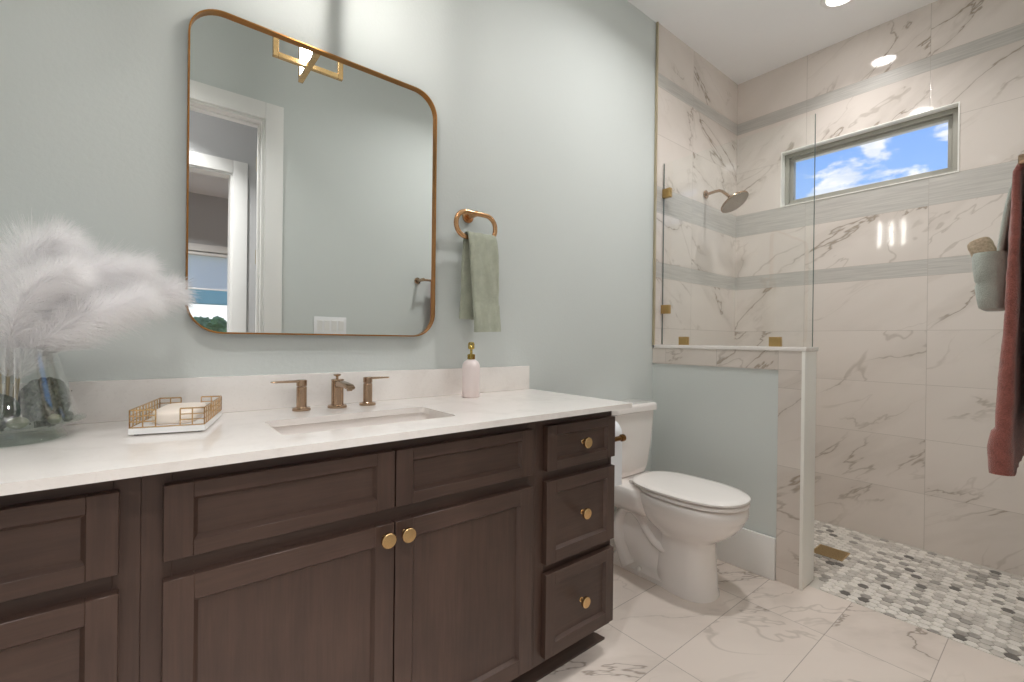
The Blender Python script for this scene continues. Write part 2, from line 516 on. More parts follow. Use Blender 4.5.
# shower window
w1 = sgroup('window_1', (XB+.06, .8175, WZ0))
b = B()
for (a0, a1, c0, c1) in ((WY0, WY1, WZ1-.006, WZ1), (WY0, WY1, WZ0, WZ0+.006), (WY0, WY0+.006, WZ0+.006, WZ1-.006), (WY1-.006, WY1, WZ0+.006, WZ1-.006)):
    b.box(XB-.004, XB+.055, a0, a1, c0, c1)
struct('window_reveal', b, 'white_edge_trim', w1)
b = B()
def frame_yz(b, x0, x1, y0, y1, z0, z1, w, bev=.003):
    b.box(x0, x1, y0, y1, z1-w, z1, bev); b.box(x0, x1, y0, y1, z0, z0+w, bev)
    b.box(x0, x1, y0, y0+w, z0+w, z1-w, bev); b.box(x0, x1, y1-w, y1, z0+w, z1-w, bev)
frame_yz(b, XB+.05, XB+.12, WY0+.006, WY1-.006, WZ0+.006, WZ1-.006, .026)
struct('window_frame', b, 'window_vinyl', w1)
b = B(); frame_yz(b, XB+.07, XB+.11, WY0+.032, WY1-.032, WZ0+.032, WZ1-.032, .022)
struct('window_sash', b, 'window_vinyl', w1)
struct('window_pane', B().box(XB+.088, XB+.094, WY0+.052, WY1-.052, WZ0+.052, WZ1-.052), 'window_glass', w1)

# entry door opening with casing, hall and second doorway, as seen in the mirror
d1 = sgroup('door_1', (.1, YE, 0))
def casing(b, x0, x1, zt, y0, y1, w, bev=.004):
    b.box(x0-w, x0, y0, y1, 0, zt+w, bev); b.box(x1, x1+w, y0, y1, 0, zt+w, bev); b.box(x0, x1, y0, y1, zt, zt+w, bev)
    return b
struct('door_casing', casing(B(), -.355, .56, 2.44, YE, YE+.018, .10), 'white_trim_paint', d1)
b = B(); b.box(-.355, -.34, YE-.12, YE, 0, 2.44); b.box(.545, .56, YE-.12, YE, 0, 2.44); b.box(-.34, .545, YE-.12, YE, 2.425, 2.44)
b.box(.533, .545, YE-.085, YE-.05, 0, 2.425, .002); b.box(-.34, -.328, YE-.085, YE-.05, 0, 2.425, .002); b.box(-.328, .533, YE-.085, YE-.05, 2.413, 2.425, .002)
struct('door_jamb', b, 'white_trim_paint', d1)
for hz in (.25, .95, 1.62, 2.2):
    b = B(); b.box(.541, .5455, YE-.118, YE-.088, hz-.045, hz+.045, .001); b.cyl((.541, YE-.122, hz-.045), (.541, YE-.122, hz+.045), .006)
    struct('hinge', b, 'satin_metal_trim', d1)
struct('door_casing', casing(B(), -.355, .56, 2.44, YE-.138, YE-.12, .09), 'white_trim_paint', d1)
Y2 = -1.08
struct('wall_hall_far', wall_hole(B(), 'y', Y2-.12, Y2, -2.4, 2.8, 0, ZC, -.37, .53, 0, 2.40), 'grey_hall_paint')
struct('wall_hall_left', B().box(-1.4, -1.28, Y2, YE-.12, 0, ZC), 'grey_hall_paint')
struct('wall_hall_right', B().box(1.5, 1.62, Y2, YE-.12, 0, ZC), 'grey_hall_paint')
d2 = sgroup('door_2', (.1, Y2, 0))
struct('door_casing', casing(B(), -.37, .53, 2.40, Y2, Y2+.018, .10), 'white_trim_paint', d2)
b = B(); b.box(-.37, -.355, Y2-.12, Y2, 0, 2.40); b.box(.515, .53, Y2-.12, Y2, 0, 2.40); b.box(-.355, .515, Y2-.12, Y2, 2.385, 2.40)
struct('door_jamb', b, 'white_trim_paint', d2)
struct('wall_bedroom_left', B().box(-2.4, -2.28, -4.15, Y2-.12, 0, ZC), 'grey_hall_paint')
struct('wall_bedroom_right', B().box(2.68, 2.8, -4.15, Y2-.12, 0, ZC), 'grey_hall_paint')
BX0, BX1, BZ0, BZ1 = -.4, 1.7, .6, 2.24
struct('wall_bedroom_far', wall_hole(B(), 'y', -4.27, -4.15, -2.4, 2.8, 0, ZC, BX0, BX1, BZ0, BZ1), 'grey_hall_paint')
w2 = sgroup('window_2', (.65, -4.15, BZ0))
def frame_xz(b, y0, y1, x0, x1, z0, z1, w, bev=.003):
    b.box(x0, x1, y0, y1, z1-w, z1, bev); b.box(x0, x1, y0, y1, z0, z0+w, bev)
    b.box(x0, x0+w, y0, y1, z0+w, z1-w, bev); b.box(x1-w, x1, y0, y1, z0+w, z1-w, bev)
b = B(); frame_xz(b, -4.15, -4.13, BX0-.09, BX1+.09, BZ0-.09, BZ1+.09, .09); struct('window_casing', b, 'white_trim_paint', w2)
b = B(); frame_xz(b, -4.24, -4.18, BX0, BX1, BZ0, BZ1, .04); struct('window_frame', b, 'white_trim_paint', w2)
struct('window_pane', B().box(BX0+.03, BX1-.03, -4.212, -4.206, BZ0+.03, BZ1-.03), 'window_glass', w2)

# outside the bedroom window: lawn, porch beam, trees
struct('ground_outside', B().box(-60, 60, -120, -4.9, -.7, -.5), 'lawn')
struct('trim_porch_beam', B().box(-4, 6, -7.2, -7.0, 1.72, 2.0), 'teal_beam')
tree_lab = ['round bushy tree far outside the bedroom window in the mirror', 'wide low tree at the far lawn edge seen in the mirror', 'small dark tree farthest from the porch in the mirror',
            'tall pointed tree on the distant lawn in the mirror', 'pale tree standing behind the round bushy tree in the mirror']
for i, (tx, ty, th, tw) in enumerate(((3.1, -40, 2.6, 1.5), (5.2, -44, 2.2, 2.0), (7.3, -50, 2.2, 1.4), (4.4, -38, 2.8, 1.1), (1.4, -42, 2.5, 1.7))):
    t = thing('tree', tree_lab[i], 'tree', (tx, ty, -.5), 'trees outside the bedroom window')
    put('trunk', B().tube([(tx, ty, -.5), (tx+.05, ty, .3), (tx, ty, 1.0)], [.14, .11, .08], 8), 'bark', t)
    b = B()
    for k in range(9):
        a = k*2.4; q = random.uniform(.2, .75)
        b.blob((tx+tw*.6*q*math.cos(a), ty+tw*.6*q*math.sin(a), .3+th*.5+random.uniform(-.35, .35)*th*.5), tw*.5, 3, .45, 3.5, (1, 1, .8), seed=i*10+k)
    put('foliage', b, 'tree_leaf', t)
t = thing('roller_shade', 'white roller shade half lowered over the bedroom window in the mirror', 'blind', (.65, -4.12, BZ1))
put('shade_roll', B().cyl((BX0+.05, -4.155, BZ1-.035), (BX1-.05, -4.155, BZ1-.035), .022), 'white_trim_paint', t)
g = G('shade_fabric'); d = g.node('ShaderNodeBsdfDiffuse'); tr = g.node('ShaderNodeBsdfTranslucent'); m = g.node('ShaderNodeMixShader')
for n in (d, tr): n.inputs[0].default_value = (.96, .97, .98, 1)
m.inputs[0].default_value = .85; g.nt.links.new(d.outputs[0], m.inputs[1]); g.nt.links.new(tr.outputs[0], m.inputs[2]); g.nt.links.new(m.outputs[0], g.out.inputs[0]); M['shade_fabric'] = g.m
put('shade_sheet', B().box(BX0+.06, BX1-.06, -4.160, -4.158, 1.75, BZ1-.04), 'shade_fabric', t)
put('bottom_rail', B().box(BX0+.06, BX1-.06, -4.166, -4.152, 1.735, 1.755, .003), 'white_trim_paint', t)

# ------------------------------------------------------------------ ceiling downlights and added fill lights (their light comes with them)
def downlight(x, y, label, power, shape=.118, beam=140, glow='downlight_glow'):
    t = thing('ceiling_downlight', label, 'ceiling light', (x, y, ZC), 'recessed ceiling downlights')
    put('trim_ring', B().lathe((x, y, ZC), [(.061, -.001), (.067, -.008), (.088, -.006), (.092, -.0005)], 36, closed=True), 'white_trim_paint', t)
    put('lens', B().lathe((x, y, ZC), [(.0005, -.003), (.061, -.003), (.061, -.0005), (.0005, -.0005)], 36), glow, t)
    ld = bpy.data.lights.new('downlight', 'AREA'); ld.shape = 'DISK'; ld.size = shape; ld.energy = power; ld.color = (1, .98, .965); ld.spread = math.radians(beam)
    lo = bpy.data.objects.new('downlight_lamp', ld); COL.objects.link(lo); lo.parent = t; lo.location = (0, 0, -.006)
downlight(2.895, .80, 'recessed ceiling downlight over the walk-in shower', P_DOWN*.42, beam=120)
downlight(1.83, .78, 'recessed ceiling downlight above the toilet', P_DOWN*1.15, beam=152)
downlight(.1, .52, 'added ceiling fill light over the middle of the bathroom near the door', P_DOWN*.62, beam=95, glow='dim_fill_glow')  # added fill lamp; lens kept dim so the tiles barely mirror it
downlight(.1, -.6, 'added ceiling fill light in the hall outside the bathroom door', P_DOWN*1.9, beam=100)  # lamp added to light the hall and send fill through the doorway
downlight(.2, -2.6, 'added ceiling fill light in the bedroom beyond the hall', P_DOWN*6.0)  # lamp added to brighten the bedroom walls as mirrored

# ------------------------------------------------------------------ vanity
FY = 1.03           # door fronts
CF = 1.052          # face frame front
def shaker(b, x0, x1, z0, z1, w, horiz, rw=None):
    """one frame-and-panel front: stiles (mat 0 upright), rails (mat 1 level), recessed panel"""
    y0, y1 = FY, FY+.021; e = .0009; r_ = rw or w
    b.box(x0, x0+w, y0, y1, z0, z1, e, 1, 0); b.box(x1-w, x1, y0, y1, z0, z1, e, 1, 0)
    b.box(x0+w, x1-w, y0, y1, z1-r_, z1, e, 1, 1); b.box(x0+w, x1-w, y0, y1, z0, z0+r_, e, 1, 1)
    pm = 1 if horiz else 0; d = .011; s = .007
    i0, i1, k0, k1 = x0+w, x1-w, z0+r_, z1-r_
    o = [(i0, y0+.001, k0), (i1, y0+.001, k0), (i1, y0+.001, k1), (i0, y0+.001, k1)]
    n = [(i0+s, y0+d, k0+s), (i1-s, y0+d, k0+s), (i1-s, y0+d, k1-s), (i0+s, y0+d, k1-s)]
    b.loft([o, n], (False, True), mi=pm)
    return b
WOOD = ['stained_wood_upright', 'stained_wood_level']
def knob(parent, x, z):
    b = B(); b.rcyl((x, FY, z), (x, FY-.004, z), .008, .0008, 20)
    b.cyl((x, FY-.003, z), (x, FY-.019, z), .0055, .005, 16)
    b.rcyl((x, FY-.018, z), (x, FY-.029, z), .0178, .0014, 28)
    return put('knob', b, 'brushed_gold', parent)
def carcass(x0, x1, z0=.095, z1=.8815, open_top=True):
    b = B()
    b.box(x0, x0+.018, CF, YW-.003, z0, z1, mi=0); b.box(x1-.018, x1, CF, YW-.003, z0, z1, mi=0)
    b.box(x0+.018, x1-.018, CF+.02, YW-.003, z0, z0+.018, mi=1); b.box(x0+.018, x1-.018, YW-.015, YW-.003, z0+.018, z1, mi=1)
    return b
def faceframe(x0, x1, rails, lw, rw, mids=()):
    b = B()
    b.box(x0, x0+lw, CF-.0005, CF+.019, .095, .8815, .0008, 1, 0); b.box(x1-rw, x1, CF-.0005, CF+.019, .095, .8815, .0008, 1, 0)
    for r0, r1 in rails: b.box(x0+lw, x1-rw, CF, CF+.019, r0, r1, .0006, 1, 1)
    for m0, m1, r0, r1 in mids: b.box(m0, m1, CF, CF+.019, r0, r1, .0006, 1, 0)
    return b
ROWS = [(.708, .850), (.413, .675), (.118, .382)]
FR = [(.845, .8815), (.672, .712), (.379, .416), (.095, .122)]
def drawer_cabinet(x0, x1, d0, d1, label, lw, rw):
    t = thing('drawer_cabinet', label, 'cabinet', ((x0+x1)/2, CF, 0), 'drawer cabinets of the vanity')
    put('carcass', carcass(x0, x1), WOOD, t)
    put('face_frame', faceframe(x0, x1, FR, lw, rw), WOOD, t)
    for (z0, z1) in ROWS:
        b = shaker(B(), d0, d1, z0, z1, .042, True, .029 if z1-z0 < .2 else .040)
        dr = put('drawer', b, WOOD, t, origin=((d0+d1)/2, FY, z0))
        knob(dr, (d0+d1)/2-.006, (z0+z1)/2+.004)
    ee = 1 if x1 > 1.2 else 0
    b = B(); b.box(x0, x1-.03*ee, 1.130, 1.145, 0.03, .097, mi=1)
    pr = [(1.096, 0.0), (1.096, .008), (1.104, .016), (1.112, .026), (1.124, .034), (1.130, .042), (1.145, .042), (1.145, 0.0)]
    b.loft([[(x, y, z) for y, z in pr] for x in (x0, x1-.03)] + ([[(x1+.030-(min(y, 1.13)-1.096)*1.6, y, z) for y, z in pr]] if ee else [[(x1, y, z) for y, z in pr]]), mi=1)
    put('base_moulding', b, WOOD, t, smooth=25)
    return t
drawer_cabinet(-.4985, -.0025, -.372, -.0315, 'dark brown three-drawer cabinet under the counter by the glass vase', .130, .038)
drawer_cabinet(.951, 1.322, .983, 1.316, 'dark brown three-drawer cabinet at the counter end beside the toilet', .04, .012)
t = thing('sink_cabinet', 'wide dark brown cabinet with two doors under the sink', 'cabinet', (.47, CF, 0))
SX0, SX1 = -.002, .9505
put('carcass', carcass(SX0, SX1), WOOD, t)
put('face_frame', faceframe(SX0, SX1, [(.845, .8815), (.672, .712), (.095, .122)], .045, .032, [(.462, .492, .122, .672), (.462, .492, .712, .845)]), WOOD, t)
for a0, a1 in ((.0295, .4745), (.478, .9225)):
    put('false_drawer_front', shaker(B(), a0, a1, .710, .848, .045, True, .029), WOOD, t, origin=((a0+a1)/2, FY, .78))
    dr = put('door', shaker(B(), a0, a1, .118, .674, .047, False), WOOD, t, origin=((a0+a1)/2, FY, .118))
    knob(dr, .450 if a0 < .3 else .5015, .645)
b = B(); b.box(SX0, SX1, 1.130, 1.145, .03, .097, mi=1)
pr = [(1.096, 0.0), (1.096, .008), (1.104, .016), (1.112, .026), (1.124, .034), (1.130, .042), (1.145, .042), (1.145, 0.0)]
b.loft([[(x, y, z) for y, z in pr] for x in (SX0, SX1)], mi=1)
put('base_moulding', b, WOOD, t, smooth=25)

# countertop with sink cut-out, backsplash is its upstand
t = thing('countertop', 'long white quartz vanity countertop with low backsplash', 'countertop', (.43, 1.27, .882))
CX0, CX1, CY0, CY1 = XL+.001, 1.357, .988, YW-.001
HX0, HX1, HY0, HY1 = .243, .703, 1.112, 1.325
def plate_hole(b, outer, inner, z0, z1):
    """slab with a rounded hole: outer and inner outlines with the same point count"""
    top = [[(x, y, z1) for x, y in o] for o in (outer, inner)]
    bot = [[(x, y, z0) for x, y in o] for o in (inner, outer)]
    b.loft([top[0], top[1], bot[0], bot[1]], loop=True)
inn = rrect(HX1-HX0, HY1-HY0, .018, 6)
inn = [(x+(HX0+HX1)/2, y+(HY0+HY1)/2) for x, y in inn]
out = []
n6 = 7
corners = ((CX1, CY1), (CX0, CY1), (CX0, CY0), (CX1, CY0))
for ci in range(4):
    for k in range(n6): out.append(corners[ci])
b = B()
# build slab from four bands around the hole bounding box plus corner fillers
plate_hole(b, [(x, y) for x, y in [(HX0-.03 if i//n6 in (1, 2) else HX1+.03, HY1+.03 if i//n6 in (0, 1) else HY0-.03) for i in range(28)]], inn, .882, .90)
bmesh.ops.remove_doubles(b.bm, verts=b.bm.verts, dist=1e-5)
b.box(CX0, HX0-.03, CY0, CY1, .882, .90); b.box(HX1+.03, CX1, CY0, CY1, .882, .90)
b.box(HX0-.03, HX1+.03, CY0, HY0-.03, .882, .90); b.box(HX0-.03, HX1+.03, HY1+.03, CY1, .882, .90)
put('slab', b, 'white_quartz', t)
put('backsplash', B().box(CX0, 1.347, YW-.020, YW-.0005, .9003, 1.005, .0015), 'white_quartz', t)

# undermount sink
t = thing('sink', 'white rectangular undermount sink below the faucet', 'sink', ((HX0+HX1)/2, (HY0+HY1)/2, .75))
cx, cy = (HX0+HX1)/2, (HY0+HY1)/2
def rr3(w, h, r, z): return [(cx+x, cy+y, z) for x, y in rrect(w, h, r, 6)]
w0, h0 = HX1-HX0+.012, HY1-HY0+.012
b = B()
b.loft([rr3(w0+.03, h0+.03, .03, .8805), rr3(w0, h0, .022, .8805), rr3(w0-.004, h0-.004, .024, .86), rr3(w0-.03, h0-.03, .04, .775), rr3(w0-.07, h0-.07, .05, .755), rr3(.05, .05, .024, .748),
        rr3(.05, .05, .024, .738), rr3(w0-.06, h0-.06, .05, .745), rr3(w0-.015, h0-.015, .04, .77), rr3(w0+.014, h0+.014, .03, .86), rr3(w0+.03, h0+.03, .03, .872)], loop=True)
put('basin', b, 'porcelain', t, smooth=60)
put('drain', B().lathe((cx, cy, .752), [(.0005, .002), (.012, .0025), (.022, .001), (.026, -.003), (.022, -.016), (.0005, -.016)], 28), 'champagne_bronze', t)

# ------------------------------------------------------------------ faucet set
def esc(b, x, y, r=.026):
    b.lathe((x, y, .9003), [(.0005, 0), (r, 0), (r, .006), (r-.002, .008), (r-.007, .0085), (r-.008, .010), (.0005, .010)], 32)
FYY = 1.462
t = thing('faucet', 'champagne bronze faucet spout at the centre of the sink back', 'faucet', (.476, FYY, .90))
b = B(); esc(b, .476, FYY, .029)
b.rcyl((.476, FYY, .908), (.476, FYY, .985), .0185, .002); b.rcyl((.476, FYY, .984), (.476, FYY, .990), .0195, .002)
put('body', b, 'champagne_bronze', t)
b = B()
rings = []
for k, (yy, zz, hw, hh) in enumerate(((FYY-.005, .974, .0125, .012), (FYY-.04, .977, .0125, .010), (FYY-.085, .9765, .0125, .008), (FYY-.112, .975, .0125, .0075), (FYY-.124, .973, .011, .0055))):
    rings.append([(.476+x, yy, zz+z) for x, z in rrect(2*hw, 2*hh, .006, 4)])
b.loft(rings); b.rcyl((.476, FYY-.108, .969), (.476, FYY-.109, .962), .008, .001, 20)
put('spout', b, 'champagne_bronze', t)
put('lift_rod_knob', B().lathe((.476, FYY+.004, .990), [(.0005, 0), (.004, 0), (.004, .008), (.010, .010), (.0115, .013), (.0105, .0155), (.0005, .016)], 24), 'champagne_bronze', t)
def faucet_handle(x, sgn, label):
    t = thing('lever_tap', label, 'faucet handle', (x, FYY, .90), 'lever handles of the sink faucet')
    b = B(); esc(b, x, FYY); put('escutcheon', b, 'champagne_bronze', t)
    put('stem', B().rcyl((x, FYY, .908), (x, FYY, .972), .0145, .0015).rcyl((x, FYY, .9735), (x, FYY, .992), .0148, .0015), 'champagne_bronze', t)
    b = B()
    rings = []
    for q, hw, hh in ((-.010, .010, .0035), (.02, .010, .0035), (.05, .009, .003), (.078, .0075, .0025), (.084, .006, .0018)):
        q = q*(.86 if sgn > 0 else 1)
        rings.append([(x+sgn*q, FYY+y, .9885+z) for y, z in rrect(2*hw, 2*hh, .0017, 3)])
    b.loft(rings)
    put('lever', b, 'champagne_bronze', t)
faucet_handle(.370, -1, 'bronze lever handle on the soap-tray side of the sink')
faucet_handle(.574, 1, 'bronze lever handle between the spout and the soap dispenser')

# ------------------------------------------------------------------ mirror
MX0, MX1, MZ0, MZ1, MR = .087, .859, 1.128, 2.046, .088
mcx, mcz = (MX0+MX1)/2, (MZ0+MZ1)/2
t = thing('mirror', 'large rounded-corner mirror in a slim gold frame above the sink', 'mirror', (mcx, YW, MZ0))
def ring_xz(w, h, r, y, n=12): return [(mcx+x, y, mcz+z) for x, z in rrect(w, h, r, n)]
w, h = MX1-MX0, MZ1-MZ0
b = B()
b.loft([ring_xz(w, h, MR, YW-.001), ring_xz(w, h, MR, YW-.027), ring_xz(w-.002, h-.002, MR-.001, YW-.028), ring_xz(w-.008, h-.008, MR-.004, YW-.028), ring_xz(w-.009, h-.009, MR-.0045, YW-.0275),
        ring_xz(w-.009, h-.009, MR-.0045, YW-.016), ring_xz(w-.009, h-.009, MR-.0045, YW-.001)], loop=True)
put('frame', b, 'mirror_frame_gold', t)
b = B(); b.loft([ring_xz(w-.0095, h-.0095, MR-.0045, YW-.002), ring_xz(w-.0095, h-.0095, MR-.0045, YW-.015)])
put('mirror_glass', b, 'silvered_glass', t)

# ------------------------------------------------------------------ lantern pendant above the vanity (seen in the mirror)
LX, LY, LZ0, LZ1 = .484, 1.225, 2.152, 2.50
t = thing('lantern_pendant', 'gold open-frame lantern pendant with crossed rectangles, seen in the mirror', 'pendant lamp', (LX, LY, LZ0))
q = .117; s = .009
for nm, ax in (('frame', 'x'), ('frame', 'y')):
    b = B()
    for sg in (-1, 1):
        if ax == 'x': b.box(LX+sg*q-s, LX+sg*q+s, LY-s, LY+s, LZ0, LZ1, .001, 1)
        else: b.box(LX-s, LX+s, LY+sg*q-s, LY+sg*q+s, LZ0, LZ1, .001, 1)
    for z in (LZ0, LZ1-2*s):
        if ax == 'x': b.box(LX-q+s, LX+q-s, LY-s, LY+s, z, z+2*s, .001, 1)
        else: b.box(LX-s, LX+s, LY-q+s, LY+q-s, z+.0005, z+2*s-.0005, .001, 1)
    put(nm, b, 'brushed_gold', t)
for oy in (-.099, 0, .099): put('bulb_tube', B().lathe((LX, LY+oy, LZ0), [(.0005, .022), (.006, .023), (.0085, .028), (.0085, .275), (.006, .280), (.0005, .281)], 20), 'lamp_tube_glow', t)
for oy in (-.099, 0, .099): put('socket', B().rcyl((LX, LY+oy, LZ0+.281), (LX, LY+oy, LZ1-.019), .0095, .002), 'brushed_gold', t)
put('stem', B().cyl((LX, LY, LZ1), (LX, LY, ZC-.02), .006), 'brushed_gold', t)
put('ceiling_canopy', B().lathe((LX, LY, ZC), [(.0005, -.022), (.055, -.022), (.06, -.018), (.06, -.0005), (.0005, -.0005)], 32), 'brushed_gold', t)

# ------------------------------------------------------------------ towel ring and hand towel
RX, RZ, RY = 1.016, 1.568, 1.487
t = thing('towel_ring', 'bronze oval towel ring on the wall beside the mirror', 'towel ring', (RX, YW, RZ))
put('ring', B().tube([(RX+x, RY, RZ+z) for x, z in rrect(.186, .098, .047, 10)], .0095, 14, closed=True), 'ring_bronze', t)
put('post', B().rcyl((RX, YW-.012, RZ+.049), (RX, RY-.006, RZ+.049), .0115, .002), 'ring_bronze', t)
put('escutcheon', B().rcyl((RX, YW-.0005, RZ+.049), (RX, YW-.014, RZ+.049), .025, .003, 32), 'ring_bronze', t)

def drape(path, widths, thick, xc, seed, amp=.004, n=28, sag=None, wob=.6):
    """cloth strip: rounded cross-sections (width along x, thickness in the y-z plane) lofted along a path in y-z"""
    P = [Vector((0, y, z)) for y, z in path]
    rings = []
    for i, p in enumerate(P):
        tg = (P[min(i+1, len(P)-1)] - P[max(i-1, 0)]).normalized()
        nr = Vector((0, -tg.z, tg.y))
        ring = []
        for x, q in rrect(widths[i], thick[i], min(thick[i]*.49, widths[i]*.3), 4):
            # subdivided below through interpolation along x
            ring.append((x, q))
        # resample ring evenly
        L = []; m = len(ring)
        for k in range(m):
            a, c = ring[k], ring[(k+1) % m]; d = math.hypot(a[0]-c[0], a[1]-c[1])
            st = max(1, int(d/.008)) if d > .012 else 1
            L.append((a, c, st))
        pts = []
        for a, c, st in L:
            for k in range(st): pts.append((a[0]+(c[0]-a[0])*k/st, a[1]+(c[1]-a[1])*k/st))
        rings.append((p, nr, pts))
    m = max(len(r[2]) for r in rings)
    out = []
    for i, (p, nr, pts) in enumerate(rings):
        res = []
        tot = [0]
        for k in range(len(pts)):
            a, c = pts[k], pts[(k+1) % len(pts)]; tot.append(tot[-1]+math.hypot(a[0]-c[0], a[1]-c[1]))
        for k in range(m):
            tt = tot[-1]*k/m
            j = max(jj for jj in range(len(pts)) if tot[jj] <= tt+1e-9)
            a, c = pts[j], pts[(j+1) % len(pts)]; f = (tt-tot[j])/max(1e-9, tot[j+1]-tot[j])
            res.append((a[0]+(c[0]-a[0])*f, a[1]+(c[1]-a[1])*f))
        R = []
        for x, q in res:
            w = amp*mnoise.noise(Vector((x*26+seed*5, p.z*6, seed)))*2 + amp*.35*mnoise.noise(Vector((x*120, p.z*120, seed+3)))*2
            v = p + nr*(q + w) + Vector((xc + x + wob*amp*mnoise.noise(Vector((p.z*9, q*50, seed+9))), 0, 0))
            R.append(tuple(v))
        out.append(R)
    return out
def lin(a, b, k): return a + (b-a)*k
def dense(pts, step=.012):
    o = []
    for a, b in zip(pts, pts[1:]):
        n = max(1, int(math.dist(a[:2], b[:2])/step))
        for k in range(n): o.append(tuple(lin(a[i], b[i], k/n) for i in range(len(a))))
    return o + [pts[-1]]
# (y, z, width, thickness)
zb = RZ-.049
key = [(1.462, 1.150, .136, .020), (1.462, 1.20, .134, .020), (1.463, 1.252, .134, .020), (1.4635, 1.258, .128, .016), (1.465, 1.30, .130, .017), (1.466, 1.40, .134, .016), (1.468, 1.48, .136, .014), (1.4705, 1.515, .138, .011),
       (1.4765, 1.5335, .138, .010), (1.487, 1.5375, .138, .010), (1.4975, 1.5335, .138, .010), (1.504, 1.515, .138, .011), (1.507, 1.44, .138, .014), (1.510, 1.32, .134, .016), (1.511, 1.20, .132, .016)]
dk = dense(key)
b = B(); rings = drape([(y, z) for y, z, *_ in dk], [k[2] for k in dk], [k[3] for k in dk], RX+.020, 2, .0045)
def shear(v):
    # the front leaf hangs a little askew, the back leaf swings to one side
    x, y, z = v
    k = max(0, 1.53-z)
    return (x + (k*.065 + (x-RX-.02)*-k*.12 if y < 1.487 else -k*.035), y, z - (.10*(x-RX)*-k if y < 1.487 else 0))
b.loft([[shear(v) for v in r] for r in rings])
tw = put('hand_towel', b, 'terry_sage', origin=(RX, 1.487, 1.15), smooth=70)
tag(tw, 'sage green hand towel hanging from the oval ring on the wall', 'towel')

# ------------------------------------------------------------------ soap dispenser
DX, DY = .972, 1.447
t = thing('soap_dispenser', 'white bottle soap dispenser with gold pump at the backsplash end', 'soap dispenser', (DX, DY, .9003))
put('bottle', B().lathe((DX, DY, .9003), [(.0005, 0), (.031, 0), (.034, .003), (.034, .112), (.0325, .124), (.027, .135), (.018, .141), (.0135, .144), (.0005, .144)], 40), 'ceramic_blush', t, smooth=60)
b = B(); b.lathe((DX, DY, .9003), [(.0005, .144), (.0135, .144), (.0135, .162), (.0125, .164), (.0005, .164)], 32)
for k in range(18):
    a = 2*PI*k/18; b.cyl((DX+.0135*math.cos(a), DY+.0135*math.sin(a), 1.0455), (DX+.0135*math.cos(a), DY+.0135*math.sin(a), 1.0625), .0012, None, 6)
put('pump_collar', b, 'pump_gold', t)
b = B(); b.cyl((DX, DY, 1.063), (DX, DY, 1.085), .005); 
b.lathe((DX, DY, 1.083), [(.0005, 0), (.010, 0), (.0125, .004), (.0125, .020), (.010, .026), (.0005, .027)], 24)
b.tube([(DX, DY, 1.099), (DX-.014, DY-.020, 1.099), (DX-.024, DY-.034, 1.095), (DX-.026, DY-.037, 1.088)], [.008, .007, .0055, .0045], 12)
put('pump_head', b, 'pump_gold', t)

# ------------------------------------------------------------------ wire soap tray and soap
def traypt(u, v, z):
    # u along the front edge, v along the depth; both 0..1
    return (-.026 + .136*u + .058*v, 1.290 - .034*u + .218*v, z)
t = thing('soap_tray', 'white soap tray with gold wire rail beside the vase', 'soap tray', (.03, 1.38, .9003))
b = B()
def slab(b, z0, z1, e=0.0):
    c = [traypt(e, e, 0), traypt(1-e, e, 0), traypt(1-e, 1-e, 0), traypt(e, 1-e, 0)]
    b.loft([[(x, y, z0) for x, y, _ in c], [(x, y, z1) for x, y, _ in c]])
slab(b, .9035, .9165)
put('tray_base', b, 'white_tray', t)
for u_, v_ in ((.08, .06), (.92, .06), (.92, .94), (.08, .94)):
    x, y, _ = traypt(u_, v_, 0); put('foot', B().rcyl((x, y, .9003), (x, y, .9037), .005, .0006, 14), 'black_rubber', t)
wr = .0013; zt0, zt1 = .9180, .9560
def rail(b, pts, gap_ends):
    """a run of rail: top wire turning down at its free ends, two mid wires, a bottom wire, uprights"""
    pts2 = [Vector(p) for p in pts]
    for z, r in ((zt1, wr*1.35), (lin(zt0, zt1, .66), wr), (lin(zt0, zt1, .33), wr), (zt0, wr)):
        b.tube([(p.x, p.y, z) for p in pts2], r, 8)
    for a, c in zip(pts2, pts2[1:]):
        n = max(1, round((c-a).length/.022))
        for k in range(n+1):
            p = a.lerp(c, k/n); b.cyl((p.x, p.y, zt0), (p.x, p.y, zt1), wr*1.05, None, 8)
e = .012
for u0, s in ((0, 1), (1, -1)):
    b = B()
    uu = e if u0 == 0 else 1-e
    rail(b, [traypt(.5-.16*s, e, 0), traypt(uu, e, 0), traypt(uu, 1-e, 0), traypt(.5-.16*s, 1-e, 0)], True)
    put('wire_rail', b, 'brushed_gold', t)
for vv in (e, 1-e): put('bottom_wire', B().tube([traypt(.34, vv, zt0), traypt(.66, vv, zt0)], wr, 8), 'brushed_gold', t)
b = B()
rings = []
for z, sc in ((.9168, .90), (.9195, .98), (.930, 1.0), (.940, .985), (.9455, .93), (.9475, .80)):
    L = []
    for x, y in rrect(.088*sc, .165*sc, .030*sc, 8):
        u_, v_ = .5 + x/.140, .5 + y/.226
        L.append(traypt(u_, v_, z))
    rings.append(L)
b.loft(rings)
o = put('soap_bar', b, 'soap_cream', origin=traypt(.5, .5, .9168), smooth=60)
tag(o, 'cream bar of soap lying in the gold wire tray', 'soap')

# ------------------------------------------------------------------ glass vase with filling
VX, VY = -.215, 1.385
t = thing('vase', 'clear glass vase with flared lip holding white pampas plumes', 'vase', (VX, VY, .9003))
prof_o = [(.078, 0), (.082, .002), (.083, .010), (.080, .020), (.082, .0255), (.094, .030), (.108, .0345), (.1145, .040)]
prof = [(.068, .192), (.073, .165), (.082, .130), (.091, .095), (.099, .065), (.106, .047)]
